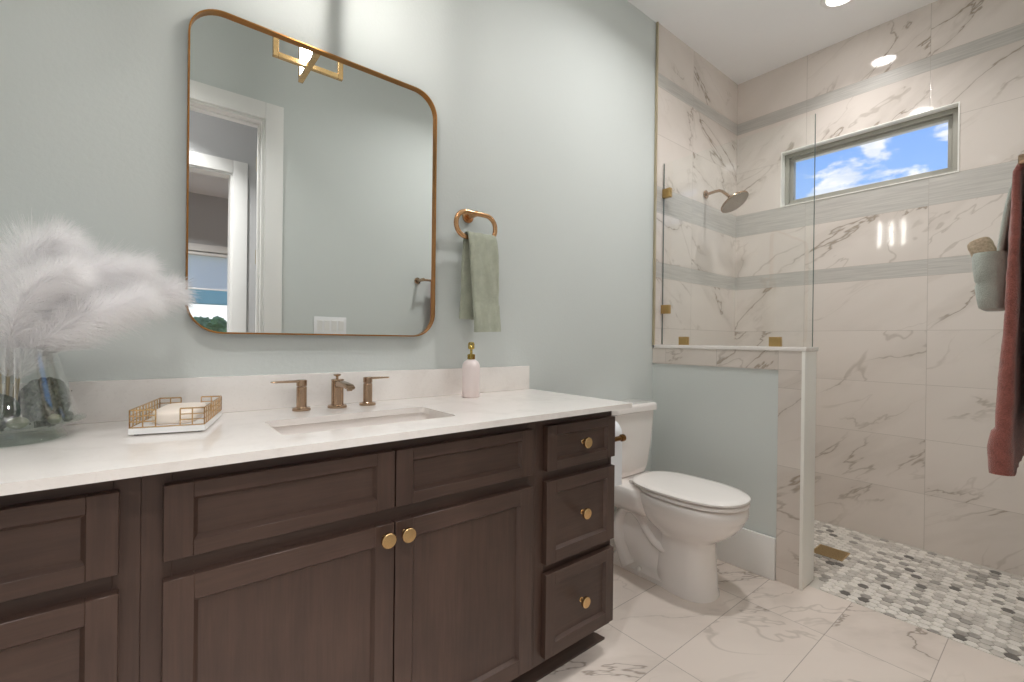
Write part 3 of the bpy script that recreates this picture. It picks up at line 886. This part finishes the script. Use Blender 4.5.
# walls (double sided thin shell)
shell = [(r, z) for r, z in prof] + [(r-.003, z) for r, z in reversed(prof)]
put('bell', B().lathe((VX, VY, .9003), shell, 56, closed=True), 'vase_glass', t, smooth=60)
lip = [(.106, .047), (.113, .044), (.117, .040), (.116, .036), (.110, .0335), (.097, .029), (.084, .0255), (.0005, .0255), (.0005, .0315), (.088, .0315), (.100, .0355), (.103, .042)]
put('lip', B().lathe((VX, VY, .9003), lip, 56, closed=True), 'vase_lip_glass', t, smooth=60)
foot = [(.080, .0252), (.078, .018), (.084, .006), (.086, .002), (.084, 0), (.078, 0), (.070, .008), (.068, .018), (.068, .0252)]
put('foot', B().lathe((VX, VY, .9003), foot, 56, closed=True), 'vase_lip_glass', t, smooth=60)
zf = .9003+.0318
def vase_item(name, c, r, mat, label, cat, group=None, amp=.1, fr=3, sub=4, sc=(1, 1, 1), seed=1):
    o = put(name, B().blob(c, r, sub, amp, fr, sc, seed), mat, origin=c, smooth=70)
    return tag(o, label, cat, group)
vase_item('moss_ball', (VX+.050, VY+.012, zf+.045), .043, 'moss', 'large grey-green moss ball at the open side of the vase', 'moss ball', 'moss balls in the glass vase', .20, 9, 5, (.92, .92, 1.12), 3)
vase_item('moss_ball', (VX-.012, VY-.050, zf+.034), .0335, 'moss_green', 'dark green moss ball near the front of the vase', 'moss ball', 'moss balls in the glass vase', .10, 14, 5, (1, 1, 1.05), 5)
vase_item('moss_ball', (VX-.045, VY+.030, zf+.036), .036, 'moss_green', 'dark moss ball at the back of the vase', 'moss ball', 'moss balls in the glass vase', .10, 14, 5, (1, 1, 1.0), 8)
vase_item('river_stone', (VX+.022, VY-.075, zf+.012), .014, 'river_stone', 'round pale green stone in front of the big moss ball', 'stone', 'stones in the glass vase', .05, 2, 3, (1.15, 1, .85), 11)
vase_item('river_stone', (VX-.022, VY-.088, zf+.0105), .0125, 'river_stone', 'flat grey-green stone at the very front of the vase', 'stone', 'stones in the glass vase', .05, 2, 3, (1.2, 1, .85), 12)
vase_item('river_stone', (VX+.088, VY-.020, zf+.0115), .0125, 'moss', 'small mossy stone at the lip beside the big moss ball', 'stone', 'stones in the glass vase', .08, 4, 3, (.8, 1, .9), 13)
vase_item('river_stone', (VX+.070, VY-.044, zf+.011), .0115, 'river_stone', 'dull green pebble between the mossy stone and the round stone', 'stone', 'stones in the glass vase', .08, 4, 3, (1, 1, .9), 14)

def plume(ctrl, label, n, length, seed):
    rng = random.Random(seed)
    P = [Vector(p) for p in ctrl]
    # Catmull-Rom sampling
    C = []
    for i in range(len(P)-1):
        p0, p1, p2, p3 = P[max(i-1, 0)], P[i], P[i+1], P[min(i+2, len(P)-1)]
        for k in range(10):
            t_ = k/10
            C.append(.5*((2*p1)+(p2-p0)*t_+(2*p0-5*p1+4*p2-p3)*t_*t_+(3*p1-p0-3*p2+p3)*t_**3))
    C.append(P[-1])
    t = thing('pampas_plume', label, 'pampas grass', P[0], 'white pampas plumes in the vase')
    rad = [.0022*(1-.6*i/len(C)) for i in range(len(C))]
    put('stem', B().tube(C, rad, 7), 'dry_stem', t)
    verts, faces = [], []
    m = len(C)-1; s0 = .16
    for _ in range(n):
        tt = s0 + (1-s0)*(1-rng.random()**1.25)
        q = tt*m; i = min(int(q), m-1); p = C[i].lerp(C[i+1], q-i)
        tg = (C[i+1]-C[i]).normalized()
        th = rng.uniform(0, 2*PI)
        a = Vector((0, 0, 1)); nr = (a - tg*a.dot(tg)).normalized(); bn = tg.cross(nr)
        rad_ = nr*math.cos(th)+bn*math.sin(th)
        k = (tt-s0)/(1-s0)
        spread = rng.uniform(.2, 1.5)
        d = (tg*1.0 + rad_*spread).normalized()
        L = length*(.62+.38*math.sin(PI*min(1, k*.85+.12)))*rng.uniform(.6, 1.1)
        w = rng.uniform(.0005, .0009)
        curl = Vector((rng.uniform(-.3, .3), rng.uniform(-.3, .3), rng.uniform(-.55, .05)))
        base = len(verts)
        side = d.cross(Vector((rng.uniform(-1, 1), rng.uniform(-1, 1), rng.uniform(-1, 1)))).normalized(); oth = d.cross(side)
        for j in range(5):
            u = j/4
            c = p + d*L*u + curl*L*.45*u*u
            c.y = min(c.y, YW-.006)
            if c.z < 1.012: c.y = min(c.y, YW-.03)
            if c.z < .9003+.192:
                # inside the vase the hairs stay within the glass
                rmax = .064 + (.192-(c.z-.9003))*.26; ro = math.hypot(c.x-VX, c.y-VY)
                if ro > rmax and u < .9 or ro > rmax and rmax > .066: c.x = VX+(c.x-VX)*rmax/ro; c.y = VY+(c.y-VY)*rmax/ro
                c.z = max(c.z, .955)
            ww = w*(1-.75*u)
            verts.append(tuple(c + side*ww)); verts.append(tuple(c - side*ww))
        for j in range(4):
            a_ = base+j*2; faces.append((a_, a_+1, a_+3, a_+2))
    me = bpy.data.meshes.new('plume_fluff'); O = ORG[t.name]
    me.from_pydata([(x-O.x, y-O.y, z-O.z) for x, y, z in verts], [], faces)
    me.materials.append(M['white_fluff']); me.shade_smooth()
    o = bpy.data.objects.new('plume_fluff', me); COL.objects.link(o); o.parent = t
    ORG[o.name] = O
bz = zf+.004
plume([(VX+.004, VY+.004, bz+.01), (VX+.022, VY+.008, 1.07), (VX+.09, VY+.02, 1.14), (VX+.175, VY+.035, 1.195), (VX+.262, VY+.04, 1.232)], 'pampas plume reaching farthest toward the mirror', 9500, .092, 1)
plume([(VX+.002, VY-.006, bz+.01), (VX+.018, VY-.008, 1.09), (VX+.06, VY-.01, 1.20), (VX+.12, VY-.01, 1.262), (VX+.20, VY-.005, 1.275)], 'pampas plume arching above the one nearest the mirror', 8000, .095, 2)
plume([(VX-.006, VY+.006, bz+.01), (VX, VY, 1.10), (VX+.005, VY-.01, 1.21), (VX+.03, VY-.02, 1.285), (VX+.07, VY-.03, 1.315)], 'tallest pampas plume rising straight over the vase', 6000, .10, 3)
plume([(VX-.012, VY, bz+.01), (VX-.02, VY, 1.10), (VX-.06, VY-.01, 1.21), (VX-.12, VY-.02, 1.28), (VX-.18, VY-.02, 1.30)], 'pampas plume leaning away from the mirror', 5000, .10, 4)
plume([(VX+.008, VY-.012, bz+.01), (VX+.022, VY-.015, 1.07), (VX+.07, VY-.03, 1.125), (VX+.13, VY-.04, 1.17), (VX+.205, VY-.045, 1.205)], 'pampas plume leaning out over the counter front', 9000, .085, 5)
plume([(VX-.002, VY-.014, bz+.01), (VX+.0, VY-.02, 1.08), (VX+.015, VY-.045, 1.16), (VX+.045, VY-.06, 1.22), (VX+.09, VY-.07, 1.25)], 'short pampas plume in the middle of the bunch, facing the room', 5500, .09, 6)

# ------------------------------------------------------------------ toilet
TX = 1.94
t = thing('toilet', 'white two-piece elongated toilet between the vanity and half wall', 'toilet', (TX, 1.15, 0))
def egg(yf, yc, yb, hw, z, n=44, p=2.3, pb=2.3):
    L = []
    for k in range(n):
        a = 2*PI*k/n; c, s_ = math.cos(a), math.sin(a)
        pp = p if s_ < 0 else pb
        x = hw*math.copysign(abs(c)**(2/pp), c)
        y = yc + (yc-yf if s_ < 0 else yb-yc)*math.copysign(abs(s_)**(2/pp), s_)
        L.append((TX+x, y, z))
    return L
b = B()
b.loft([egg(.965, 1.075, 1.26, .106, 0), egg(.965, 1.075, 1.26, .106, .012), egg(.972, 1.075, 1.25, .102, .03), egg(.978, 1.075, 1.24, .098, .12), egg(.982, 1.075, 1.23, .095, .20),
        egg(.98, 1.075, 1.23, .096, .235), egg(.965, 1.08, 1.26, .106, .252), egg(.93, 1.08, 1.29, .124, .275), egg(.892, 1.08, 1.31, .144, .305), egg(.866, 1.08, 1.33, .158, .34),
        egg(.856, 1.08, 1.34, .166, .365), egg(.850, 1.08, 1.345, .170, .372), egg(.846, 1.08, 1.345, .174, .395), egg(.848, 1.08, 1.345, .175, .412), egg(.856, 1.08, 1.34, .170, .418), egg(.91, 1.09, 1.30, .12, .418)])
put('bowl', b, 'porcelain', t, smooth=60)
# rear deck under the tank
def box_ring(x0, x1, y0, y1, r, z): return [((x0+x1)/2+x, (y0+y1)/2+y, z) for x, y in rrect(x1-x0, y1-y0, r, 5)]
b = B()
b.loft([box_ring(TX-.115, TX+.115, 1.24, 1.515, .04, .30), box_ring(TX-.155, TX+.155, 1.25, 1.53, .05, .345), box_ring(TX-.165, TX+.165, 1.25, 1.535, .05, .385), box_ring(TX-.165, TX+.165, 1.26, 1.535, .05, .422), box_ring(TX-.158, TX+.158, 1.27, 1.53, .045, .427)])
put('tank_deck', b, 'porcelain', t, smooth=60)
# trapway with its S relief and foot plate
b = B()
b.loft([box_ring(TX-.095, TX+.095, 1.14, 1.50, .05, 0), box_ring(TX-.095, TX+.095, 1.14, 1.50, .05, .022), box_ring(TX-.075, TX+.075, 1.16, 1.48, .04, .032), box_ring(TX-.066, TX+.066, 1.15, 1.47, .03, .05), box_ring(TX-.064, TX+.064, 1.15, 1.47, .03, .34)])
path = [(1.08, .165), (1.14, .158), (1.19, .160), (1.235, .178), (1.275, .215), (1.31, .262), (1.352, .292), (1.398, .290), (1.43, .250), (1.44, .19), (1.43, .12), (1.40, .06), (1.37, .02)]
b.tube([(TX, y, z) for y, z in path], [.034, .034, .033, .033, .033, .033, .034, .035, .036, .038, .040, .042, .046], 18, squash=(2.55, 1, 1))
put('trapway', b, 'porcelain', t, smooth=60)
for sg in (-1, 1):
    put('bolt_cap', B().lathe((TX+sg*.085, 1.30, .02), [(.0005, .022), (.006, .020), (.011, .014), (.012, 0), (.0005, 0)], 18), 'seat_plastic', t)
# seat and lid
b = B()
b.loft([egg(.848, 1.09, 1.335, .169, .4255), egg(.843, 1.09, 1.335, .174, .428), egg(.843, 1.09, 1.335, .174, .438), egg(.848, 1.09, 1.332, .170, .4405), egg(.905, 1.09, 1.25, .110, .4405), egg(.91, 1.09, 1.245, .105, .4255)], loop=True)
put('seat', b, 'seat_plastic', t, smooth=50)
b = B()
b.loft([egg(.851, 1.09, 1.345, .163, .4465, pb=3), egg(.842, 1.09, 1.35, .175, .449, pb=3), egg(.842, 1.09, 1.35, .175, .457, pb=3), egg(.849, 1.09, 1.347, .169, .461, pb=3), egg(.88, 1.09, 1.33, .140, .464, pb=3), egg(.95, 1.09, 1.25, .08, .466, pb=3), egg(1.05, 1.09, 1.14, .02, .4665, pb=3)])
put('seat_lid', b, 'seat_plastic', t, smooth=50)
for bx_, by_ in ((-.10, .93), (.10, .93), (-.13, 1.2), (.13, 1.2)):
    put('bumper', B().rcyl((TX+bx_, by_, .418), (TX+bx_, by_, .4262), .009, .001, 12), 'black_rubber', t)
for sg in (-1, 1):
    put('hinge', B().rcyl((TX+sg*.075-.018, 1.352, .437), (TX+sg*.075+.018, 1.352, .437), .0105, .002, 18), 'seat_plastic', t)
# tank
def srect(hw, y0, y1, z, r): return [(TX+x, (y0+y1)/2+y, z) for x, y in rrect(2*hw, y1-y0, r, 7)]
b = B()
b.loft([srect(.135, 1.425, 1.53, .428, .03), srect(.150, 1.418, 1.535, .436, .035), srect(.158, 1.410, 1.538, .47, .035), srect(.168, 1.398, 1.54, .58, .035), srect(.174, 1.390, 1.54, .70, .034), srect(.176, 1.388, 1.54, .758, .034)])
put('tank', b, 'porcelain', t, smooth=60)
b = B()
b.loft([srect(.178, 1.386, 1.541, .7585, .034), srect(.186, 1.376, 1.543, .763, .034), srect(.187, 1.375, 1.543, .786, .034), srect(.183, 1.379, 1.541, .797, .033), srect(.175, 1.387, 1.535, .801, .03)])
put('tank_lid', b, 'porcelain', t, smooth=60)
put('flush_button', B().lathe((TX-.03, 1.455, .8005), [(.0005, .005), (.019, .005), (.021, .003), (.024, .0025), (.025, .0005), (.0005, .0)], 28), 'champagne_bronze', t)

# ------------------------------------------------------------------ toilet paper
t = thing('toilet_paper_holder', 'dark brass paper holder on the vanity side near the toilet', 'toilet paper holder', (1.322, 1.10, .755))
put('escutcheon', B().rcyl((1.3222, 1.068, .755), (1.330, 1.068, .755), .021, .002), 'dark_brass', t)
b = B(); b.rcyl((1.329, 1.068, .755), (1.400, 1.068, .755), .009, .0015); b.rcyl((1.398, 1.068, .755), (1.418, 1.068, .755), .0135, .004)
put('post', b, 'dark_brass', t)
put('spindle', B().tube([(1.338, 1.068, .755), (1.338, 1.10, .755), (1.338, 1.14, .755), (1.342, 1.158, .755), (1.356, 1.165, .755), (1.40, 1.165, .755), (1.474, 1.165, .755)], .0062, 12), 'dark_brass', t)
n = 40; c = (1.165, .752)
def circ(r, x): return [(x, c[0]+r*math.cos(2*PI*k/n), c[1]+r*math.sin(2*PI*k/n)) for k in range(n)]
t = thing('toilet_paper_roll', 'white toilet paper roll with a hanging sheet beside the vanity', 'toilet paper', (1.41, 1.165, .752))
put('roll', B().loft([circ(.055, 1.358), circ(.055, 1.462), circ(.014, 1.462), circ(.014, 1.358)], loop=True), 'toilet_paper_white', t)
b = B()
shp = [(1.1090, .752), (1.1085, .70), (1.1090, .64), (1.1095, .557)]
b.loft([[(1.359, y, z), (1.461, y, z), (1.461, y+.0006, z), (1.359, y+.0006, z)] for y, z in shp])
put('loose_sheet', b, 'toilet_paper_white', t)

# ------------------------------------------------------------------ shower glass, head, drain
GX = 2.40; GZ = 2.18; GY0, GY1 = .757, 1.540
t = thing('shower_screen', 'frameless clear glass panel standing on the half wall', 'glass panel', (GX, 1.15, 1.103))
put('pane', B().box(GX-.004, GX+.004, GY0, GY1, 1.1045, GZ), 'shower_glass', t)
for ye0, ye1 in ((GY0-.0012, GY0+.0004), (GY1-.0004, GY1+.0012)):
    put('polished_edge', B().box(GX-.004, GX+.004, ye0, ye1, 1.1045, GZ), 'glass_edge', t)
for cy_ in (1.40, .915):
    b = B(); b.box(GX-.013, GX+.013, cy_-.026, cy_+.026, 1.1032, 1.15, .0015); put('clip', b, 'brass_clip', t)
for cz_ in (1.312, 2.0):
    b = B(); b.box(GX-.013, GX+.013, 1.493, YW-.0105, cz_-.026, cz_+.026, .0015); put('clip', b, 'brass_clip', t)

HX, HY, HZ = 2.89, 1.352, 2.0
t = thing('rain_shower', 'round bronze rain shower head on the marble tile side wall', 'shower head', (HX, YW-.01, 2.10))
put('flange', B().rcyl((HX, YW-.0102, 2.10), (HX, YW-.020, 2.10), .028, .003, 28), 'champagne_bronze', t)
put('arm', B().tube([(HX, 1.53, 2.10), (HX, 1.48, 2.105), (HX, 1.45, 2.104), (HX, 1.43, 2.095), (HX, 1.405, 2.07), (HX, 1.385, 2.048)], .0095, 14), 'champagne_bronze', t)
tl = math.radians(34)
ax = Vector((0, -math.sin(tl), -math.cos(tl))); ctr = Vector((HX, HY, HZ+.008))
b = B()
def disc(prof, n=48):
    e1 = Vector((1, 0, 0)); e2 = ax.cross(e1)
    return [[ctr + ax*h + (e1*math.cos(2*PI*k/n)+e2*math.sin(2*PI*k/n))*r for k in range(n)] for r, h in prof]
b.loft(disc([(.010, -.046), (.014, -.044), (.016, -.028), (.028, -.016), (.068, -.008), (.087, -.005), (.0905, -.001), (.090, .004), (.087, .006)]))
put('head', b, 'champagne_bronze', t)
b = B(); b.loft(disc([(.0855, .0058), (.0855, .0075), (.083, .0082)]))
e1 = Vector((1, 0, 0)); e2 = ax.cross(e1)
for rr, m in ((.018, 6), (.036, 12), (.054, 18), (.068, 24), (.079, 28)):
    for k in range(m):
        p = ctr + ax*.008 + (e1*math.cos(2*PI*k/m)+e2*math.sin(2*PI*k/m))*rr
        b.tube([p, p+ax*.0025], [.0024, .0016], 6)
put('nozzle_face', b, 'nozzle_face', t)

DXc, DYc = 2.865, .805
t = thing('shower_drain', 'square bronze slotted drain in the hexagon mosaic shower floor', 'drain', (DXc, DYc, .0))
b = B(); hw = .070
for sx in (-1, 1):
    b.box(DXc+sx*hw-(.006 if sx > 0 else 0), DXc+sx*hw+(.006 if sx < 0 else 0), DYc-hw, DYc+hw, -.001, .0042, .0005, 1)
    b.box(DXc-hw+.006, DXc+hw-.006, DYc+sx*hw-(.006 if sx > 0 else 0), DYc+sx*hw+(.006 if sx < 0 else 0), -.001, .0042, .0005, 1)
put('rim', b, 'drain_bronze', t)
b = B()
for k in range(10):
    x = DXc-hw+.0135+k*.0126; b.box(x-.0035, x+.0035, DYc-hw+.006, DYc+hw-.006, 0, .0038)
put('grate', b, 'drain_bronze', t)
put('well', B().box(DXc-hw+.005, DXc+hw-.005, DYc-hw+.005, DYc+hw-.005, -.004, .0016), 'black_rubber', t)

# ------------------------------------------------------------------ towel bar with towels, switch plate (entry wall)
TBY, TBZ, TBX0, TBX1 = .068, 1.555, 1.588, 2.198
t = thing('towel_bar', 'bronze towel bar on the entry wall holding the red towel', 'towel bar', ((TBX0+TBX1)/2, YE, TBZ))
put('bar', B().cyl((TBX0, TBY, TBZ), (TBX1, TBY, TBZ), .0085), 'champagne_bronze', t)
for x in (TBX0, TBX1):
    b = B(); b.rcyl((x, YE+.0005, TBZ), (x, YE+.012, TBZ), .024, .003, 28); b.rcyl((x, YE+.01, TBZ), (x, TBY+.016, TBZ), .0125, .002, 20)
    put('post', b, 'champagne_bronze', t)
RC = 1.86
key = [(.111, .797, .40, .046), (.112, .86, .40, .047), (.108, .90, .39, .040), (.1045, .907, .385, .033), (.1035, .965, .385, .033), (.1025, .975, .39, .033), (.0985, 1.15, .39, .025), (.0945, 1.35, .39, .019), (.0915, 1.50, .39, .016), (.089, 1.55, .39, .015),
       (.081, 1.569, .39, .014), (.068, 1.5735, .39, .014), (.056, 1.569, .39, .015), (.050, 1.55, .39, .018), (.048, 1.45, .39, .026), (.046, 1.2, .39, .034), (.045, .90, .39, .038)]
dk = dense(key, .015)
b = B(); b.loft(drape([(y, z) for y, z, *_ in dk], [k[2] for k in dk], [k[3] for k in dk], RC, 6, .0022))
o = put('bath_towel', b, 'terry_red', origin=(RC, TBY, .81), smooth=75)
tag(o, 'dusty red bath towel folded over the towel bar', 'towel')
GC = 1.90
key = [(.131, 1.33, .16, .011), (.129, 1.38, .165, .012), (.123, 1.43, .17, .013), (.117, 1.48, .17, .013), (.112, 1.52, .17, .011), (.105, 1.56, .17, .008), (.095, 1.580, .17, .006), (.082, 1.586, .17, .006), (.068, 1.588, .17, .006), (.052, 1.584, .17, .006), (.039, 1.570, .17, .006), (.033, 1.53, .17, .006)]
dk = dense(key, .012)
t = thing('decorative_towel', 'pale green towel folded into a pocket over the red towel', 'towel', (GC, .13, 1.22))
b = B(); b.loft(drape([(y, z) for y, z, *_ in dk], [k[2] for k in dk], [k[3] for k in dk], GC, 4, .001))
put('hanging_strip', b, 'terry_mint', t, smooth=75)
b = B()
rings = []
for z, hy, hx in ((1.222, .016, .075), (1.226, .024, .084), (1.25, .028, .088), (1.285, .030, .09), (1.295, .0275, .089), (1.30, .031, .091), (1.34, .033, .092), (1.372, .034, .092), (1.380, .031, .090)):
    L = []
    for x, y in rrect(2*hx, 2*hy, min(hy*.9, .03), 6):
        wv = .003*mnoise.noise(Vector((x*40, y*40, z*30)))
        L.append((GC+x+wv, .149+y*1.0+wv - .04*(1.38-z)*.5, z + .010*(y/.03)*-1*0))
    rings.append(L)
rings += [[(GC+(x-GC)*.8, .149+(y-.149)*.65, z-.03) for x, y, z in rings[-1]]]
b.loft(rings)
put('pocket', b, 'terry_mint', t, smooth=75)
t = thing('rolled_washcloth', 'beige rolled washcloth tucked in the pale green towel pocket', 'washcloth', (GC-.02, .17, 1.36))
p0 = Vector((GC-.035, .150, 1.352)); p1 = Vector((GC-.030, .174, 1.420))
b = B(); b.tube([p0.lerp(p1, k/6) for k in range(7)], [.024, .026, .0255, .027, .026, .027, .024], 22)
put('outer_roll', b, 'loofah', t, smooth=60)
b = B(); d_ = (p1-p0).normalized(); e1 = d_.orthogonal().normalized(); e2 = d_.cross(e1)
for k in range(60):
    pass
sp = [p1 + d_*.002 + (e1*math.cos(k*.42)+e2*math.sin(k*.42))*(.004+.0175*k/60) for k in range(61)]
b.tube(sp, .0022, 6)
put('spiral_end', b, 'loofah', t)

t = thing('switch_plate', 'white four-gang light switch plate on the wall, seen in the mirror', 'light switch', (.957, YE, 1.2))
put('plate', B().box(.853, 1.062, YE+.0004, YE+.006, 1.143, 1.258, .0025), 'switch_white', t)
for k in range(4):
    x = .853+.209/2+(k-1.5)*.046
    b = B(); b.loft([[(x-.0165, YE+.006, 1.167), (x+.0165, YE+.006, 1.167), (x+.0165, YE+.006, 1.234), (x-.0165, YE+.006, 1.234)], [(x-.016, YE+.0072, 1.168), (x+.016, YE+.0072, 1.168), (x+.016, YE+.0105, 1.233), (x-.016, YE+.0105, 1.233)]])
    put('rocker', b, 'white_trim_paint', t)
